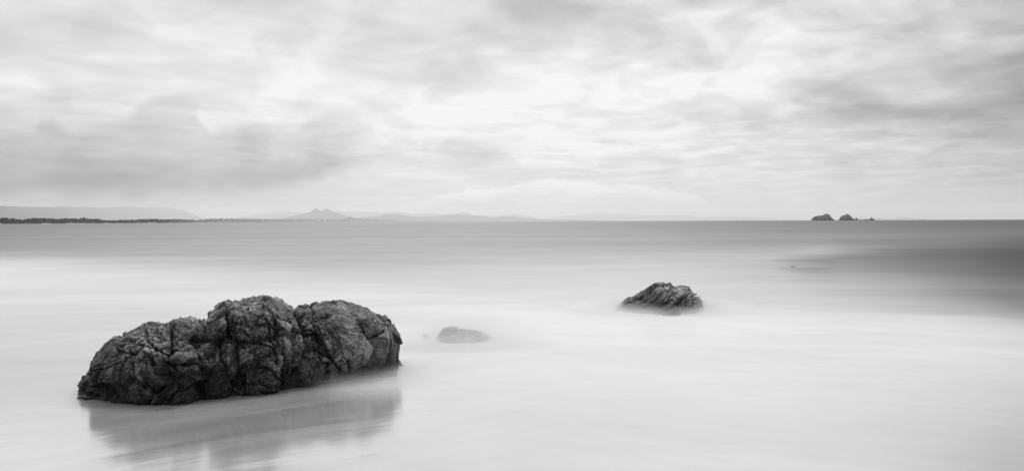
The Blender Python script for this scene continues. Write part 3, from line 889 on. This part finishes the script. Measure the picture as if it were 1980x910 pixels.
ridge("hills", [(1712, 424.8), (1735, 420), (1755, 419), (1762, 420.5), (1774, 423), (1783, 421), (1797, 424.6)], 33000, 9, "faint low hills right of the islets", wig=0.4)

COAST_D = [(-1500, 1000), (-600, 1200), (-140, 1400), (0, 1500), (250, 2600), (320, 3200), (400, 7800), (600, 14500), (800, 19500), (1010, 22000)]
def coast_d(px):
    return np.interp(px, [c[0] for c in COAST_D], [c[1] for c in COAST_D])
LAND = [(-1500, 427), (-900, 424), (-500, 426), (-140, 427), (0, 425.5), (40, 426), (60, 427), (120, 425.5), (190, 426), (215, 427.5), (250, 427), (295, 424.5), (330, 427), (400, 427), (430, 425), (480, 425), (500, 426.5), (560, 425.5), (620, 425.5), (690, 424.5), (760, 424.6), (775, 426.2), (900, 426.6), (1010, 427)]
ridge("coast", [(p, y, float(coast_d(p))) for p, y in LAND], 0, 11, "low dark coast along the left horizon", mat_bush, depth=0.05, wig=0.5)

def crown_mesh(c, r, h, seed):
    V, F = ICO2
    k = 1 + 0.45 * fbm(V * 2.2 + seed * 3.1, seed, 3)
    return V * k[:, None] * np.array([r, r, h]) + c, F

# the wood along the shore: one mass of crowns
g = np.random.default_rng(5)
VV, FF, off = [], [], 0
CAN = [(-1500, 423), (-900, 420), (-400, 423), (-140, 423), (0, 422.5), (12, 421.5), (30, 423.5), (46, 425.5), (54, 423), (70, 422), (100, 423), (120, 423.5), (128, 422.3), (150, 423.2), (163, 421.5), (172, 423.5), (188, 423.5), (202, 426), (215, 426.6), (232, 425.4), (250, 425.4), (295, 423.4), (312, 424.5), (345, 424), (385, 425.6), (400, 424), (428, 422.6), (450, 422.8), (490, 423.6), (520, 424.2), (545, 424), (575, 423.4), (610, 423.8), (640, 424.4), (665, 423.4), (672, 420), (682, 420.5), (692, 423.4), (720, 423.6), (752, 423.6), (765, 424.6), (775, 426.4)]
cx_ = [c[0] for c in CAN]; cy_ = [c[1] for c in CAN]
for i in range(3300):
    px = g.uniform(-130, 774) if i < 2300 else g.uniform(-1490, -130)
    d = float(coast_d(px)) * g.uniform(0.962, 1.0)
    unit = d / FPX
    r = g.uniform(0.8, 2.6) * unit
    zt = (HZ(px) - np.interp(px, cx_, cy_)) * unit
    z = CAM_H + zt * g.uniform(0.1, 1.12) ** 0.6 - r * 0.5
    V, F = crown_mesh(np.array([(px - CX) / FPX * d, d, max(z, r * 0.3)]), r, r * g.uniform(0.7, 1.05), i % 37)
    VV.append(V); FF += [tuple(q + off for q in f) for f in F]; off += len(V)
for hp in (615, 628.5):                       # scrub in front of the two houses
    for i in range(26):
        px = hp + g.uniform(-8, 8); d = float(coast_d(px)) * g.uniform(0.946, 0.952); unit = d / FPX
        r = g.uniform(0.7, 1.1) * unit
        V, F = crown_mesh(np.array([(px - CX) / FPX * d, d, CAM_H + g.uniform(0.2, 1.0) * unit]), r, r * 0.9, i)
        VV.append(V); FF += [tuple(q + off for q in f) for f in F]; off += len(V)
tag(mesh_obj("treeline", np.vstack(VV), FF, mat_leaf), "continuous dark wood along the left shore", "woods", None, "stuff")

# the trees that stand out of that wood
def tree(px, top, wid, conical, label):
    d = float(coast_d(px)) * 0.958
    unit = d / FPX
    b = np.array([(px - CX) / FPX * d, d, 0.0])
    H = CAM_H + (HZ(px) - top) * unit
    root = bpy.data.objects.new("pine_tree" if conical else "tree", None)
    COL.objects.link(root)
    root.location = b
    tag(root, label, "tree", "trees standing above the shore woods")
    q = np.linspace(0, 2 * math.pi, 9)[:-1]
    V, F = [], []
    rings = [(0, 0.16), (H * 0.4, 0.11), (H * 0.93, 0.04)]
    for (z, rr) in rings:
        for a in q:
            V.append((math.cos(a) * rr * unit * 1.6, math.sin(a) * rr * unit * 1.6, z))
    for k in range(2):
        for i in range(8):
            F.append((k * 8 + i, k * 8 + (i + 1) % 8, k * 8 + 8 + (i + 1) % 8, k * 8 + 8 + i))
    mesh_obj("trunk", V, F, mat_trunk, root)
    gg = np.random.default_rng(int(px * 7))
    VV, FF, off = [], [], 0
    for i in range(46):
        t = gg.uniform(0.3, 1.0)
        if conical:
            rad = wid * unit * (1.02 - t) * 0.9
        else:
            rad = wid * unit * math.sqrt(max(0.05, 1 - ((t - 0.66) / 0.42) ** 2)) * 0.7
        a = gg.uniform(0, 6.28)
        rr = rad * gg.uniform(0.3, 1.0)
        cr = wid * unit * gg.uniform(0.18, 0.34) * (0.6 if conical else 1.0)
        V, F2 = crown_mesh(np.array([math.cos(a) * rr, math.sin(a) * rr, H * t - cr * 0.5]), cr, cr * 0.7, i)
        VV.append(V); FF += [tuple(q_ + off for q_ in f) for f in F2]; off += len(V)
    mesh_obj("crown", np.vstack(VV), FF, mat_leaf, root)
tree(5, 420.4, 3.4, False, "dark rounded tree at the far left end of the shore")
tree(14, 421.0, 3.0, False, "rounded tree second from the left end of the shore")
tree(55, 422.0, 3.0, False, "rounded tree just right of the dip in the leftmost woods")
tree(123, 422.2, 2.8, False, "low rounded tree left of a near twin, midway along the dark coast")
tree(130, 421.3, 2.2, False, "slightly taller rounded tree right of its near twin on the dark coast")
tree(163, 419.0, 3.4, True, "tallest tree on the dark left coast, with a pointed top")
tree(170, 421.0, 2.4, True, "shorter pointed tree right beside the tallest tree")
tree(187, 422.4, 3.0, False, "last rounded tree before the dark coast drops low")
tree(428, 421.4, 2.6, False, "broad tree standing above the middle of the paler shore")
tree(446, 421.5, 1.8, True, "narrow tree above the paler shore, right of a broad tree")
tree(484, 421.8, 2.0, True, "narrow tree on the paler shore left of the twin peaks")

def house(px, w_, h_, label):
    d = float(coast_d(px)) * 0.957
    unit = d / FPX
    root = bpy.data.objects.new("house", None); COL.objects.link(root)
    zb = CAM_H + (HZ(px) - 427.2) * unit
    root.location = ((px - CX) / FPX * d, d, 0)
    tag(root, label, "house", "houses on the far shore")
    a, b, c = w_ * unit / 2, w_ * unit * 0.35, zb + h_ * unit
    V = [(-a, -b, 0), (a, -b, 0), (a, b, 0), (-a, b, 0), (-a, -b, c), (a, -b, c), (a, b, c), (-a, b, c)]
    F = [(0, 1, 5, 4), (1, 2, 6, 5), (2, 3, 7, 6), (3, 0, 4, 7), (4, 5, 6, 7)]
    mesh_obj("wall", V, F, mat_wall, root, smooth=False)
    e = 1.06; rr = h_ * unit * 0.3
    V = [(-a * e, -b * e, c + .3), (a * e, -b * e, c + .3), (a * e, b * e, c + .3), (-a * e, b * e, c + .3), (-a * e, 0, c + rr), (a * e, 0, c + rr)]
    F = [(0, 1, 5, 4), (2, 3, 4, 5), (0, 4, 3), (1, 2, 5), (0, 3, 2, 1)]
    mesh_obj("roof", V, F, mat_roof, root, smooth=False)
house(615, 1.6, 1.5, "smaller white house in the trees below the twin peaks")
house(628.5, 3.4, 1.3, "wider white house in the trees below the twin peaks")

# surf breaking on the far shore
VV, FF, off = [], [], 0
for i in range(70):
    px = g.choice([g.uniform(84, 96), g.uniform(130, 165), g.uniform(200, 300), g.uniform(-60, 420)])
    d = float(coast_d(px)) * g.uniform(0.935, 0.945)
    unit = d / FPX
    L = g.uniform(1.0, 4.0) * unit; hh = g.uniform(0.25, 0.65) * unit
    V, F = ICO2
    V = V * (1 + 0.3 * fbm(V * 3 + i, i, 2))[:, None] * np.array([L, 6.0, hh]) + np.array([(px - CX) / FPX * d, d, 0])
    VV.append(V); FF += [tuple(q + off for q in f) for f in F]; off += len(V)
tag(mesh_obj("surf", np.vstack(VV), FF, mat_surf), "broken white surf line under the dark left coast", "surf", None, "stuff")

# spray and churned foam hanging low round the rocks, smoothed to mist by the long exposure
def mist(loc, rx, ry, h, dens, falloff, rot, label, seed):
    V, F = ICO3
    V = V * np.array([rx, ry, h])
    V[:, 2] = np.where(V[:, 2] < 0, V[:, 2] * 0.02 / h - 0.004, V[:, 2])
    m, n, out = material("spray")
    obj = n.new("ShaderNodeTexCoord").outputs["Object"]
    x, y, z = n.sep(obj)
    r2 = n.m("ADD", n.m("POWER", n.m("ABSOLUTE", n.m("DIVIDE", x, rx)), 2.0), n.m("POWER", n.m("ABSOLUTE", n.m("DIVIDE", y, ry)), 2.0))
    rad = n.rng(r2, 0.0, 1.0, 1.0, 0.0)
    nz = n.noise(n.mapping(obj, loc=(seed, 0, 0), scale=(1.2, 2.4, 4.0)), 2.2, 4, 0.55, 0.4)
    zz_ = n.m("DIVIDE", n.m("MAXIMUM", z, 0.0), h)
    zz_ = n.m("ADD", zz_, n.m("MULTIPLY", n.m("SUBTRACT", nz, 0.5), 0.5))
    ver = n.m("POWER", n.m("SUBTRACT", 1.0, zz_, clamp=True), falloff)
    dn = n.m("MULTIPLY", n.m("MULTIPLY", rad, ver), dens)
    pv = n.new("ShaderNodeVolumePrincipled")
    pv.inputs["Color"].default_value = (0.88, 0.88, 0.88, 1)
    pv.inputs["Anisotropy"].default_value = 0.2
    n.link(dn, pv.inputs["Density"])
    n.link(pv.outputs[0], out.inputs["Volume"])
    o = mesh_obj("sea_mist", V, F, m)
    o.location = loc
    o.rotation_euler = (0, 0, rot)
    return tag(o, label, "mist", None, "stuff")
mist((2.65, 14.5, 0), 1.9, 1.5, 0.24, 8.0, 2.4, 0, "low white spray round the foot of the pointed rock", 1)
mist((-0.62, 10.6, 0), 1.4, 1.0, 0.42, 2.6, 1.6, 0, "thin white spray washing over the low pale rock", 5)
mist((-1.35, 8.15, 0), 0.85, 0.7, 0.18, 4.0, 2.0, R(20), "low white spray at the right foot of the big boulder", 9)
mist((9.75, 27.4, 0), 1.2, 1.2, 0.22, 0.35, 1.0, 0, "thin spray over the tiny rock offshore", 13)

# the humid air over the bay
hm, n, out = material("haze")
pv = n.new("ShaderNodeVolumePrincipled")
pv.inputs["Color"].default_value = (1, 1, 1, 1)
pv.inputs["Density"].default_value = 5.5e-5
pv.inputs["Anisotropy"].default_value = 0.45
n.link(pv.outputs[0], out.inputs["Volume"])
B = 51000.0; HT = 570.0
V = [(x, y, z) for z in (-1.5, HT) for x, y in ((-B, -B), (B, -B), (B, B), (-B, B))]
F = [(3, 2, 1, 0), (4, 5, 6, 7), (0, 1, 5, 4), (1, 2, 6, 5), (2, 3, 7, 6), (3, 0, 4, 7)]
tag(mesh_obj("haze", V, F, hm, smooth=False), "pale humid air over the bay", None, None, "stuff")
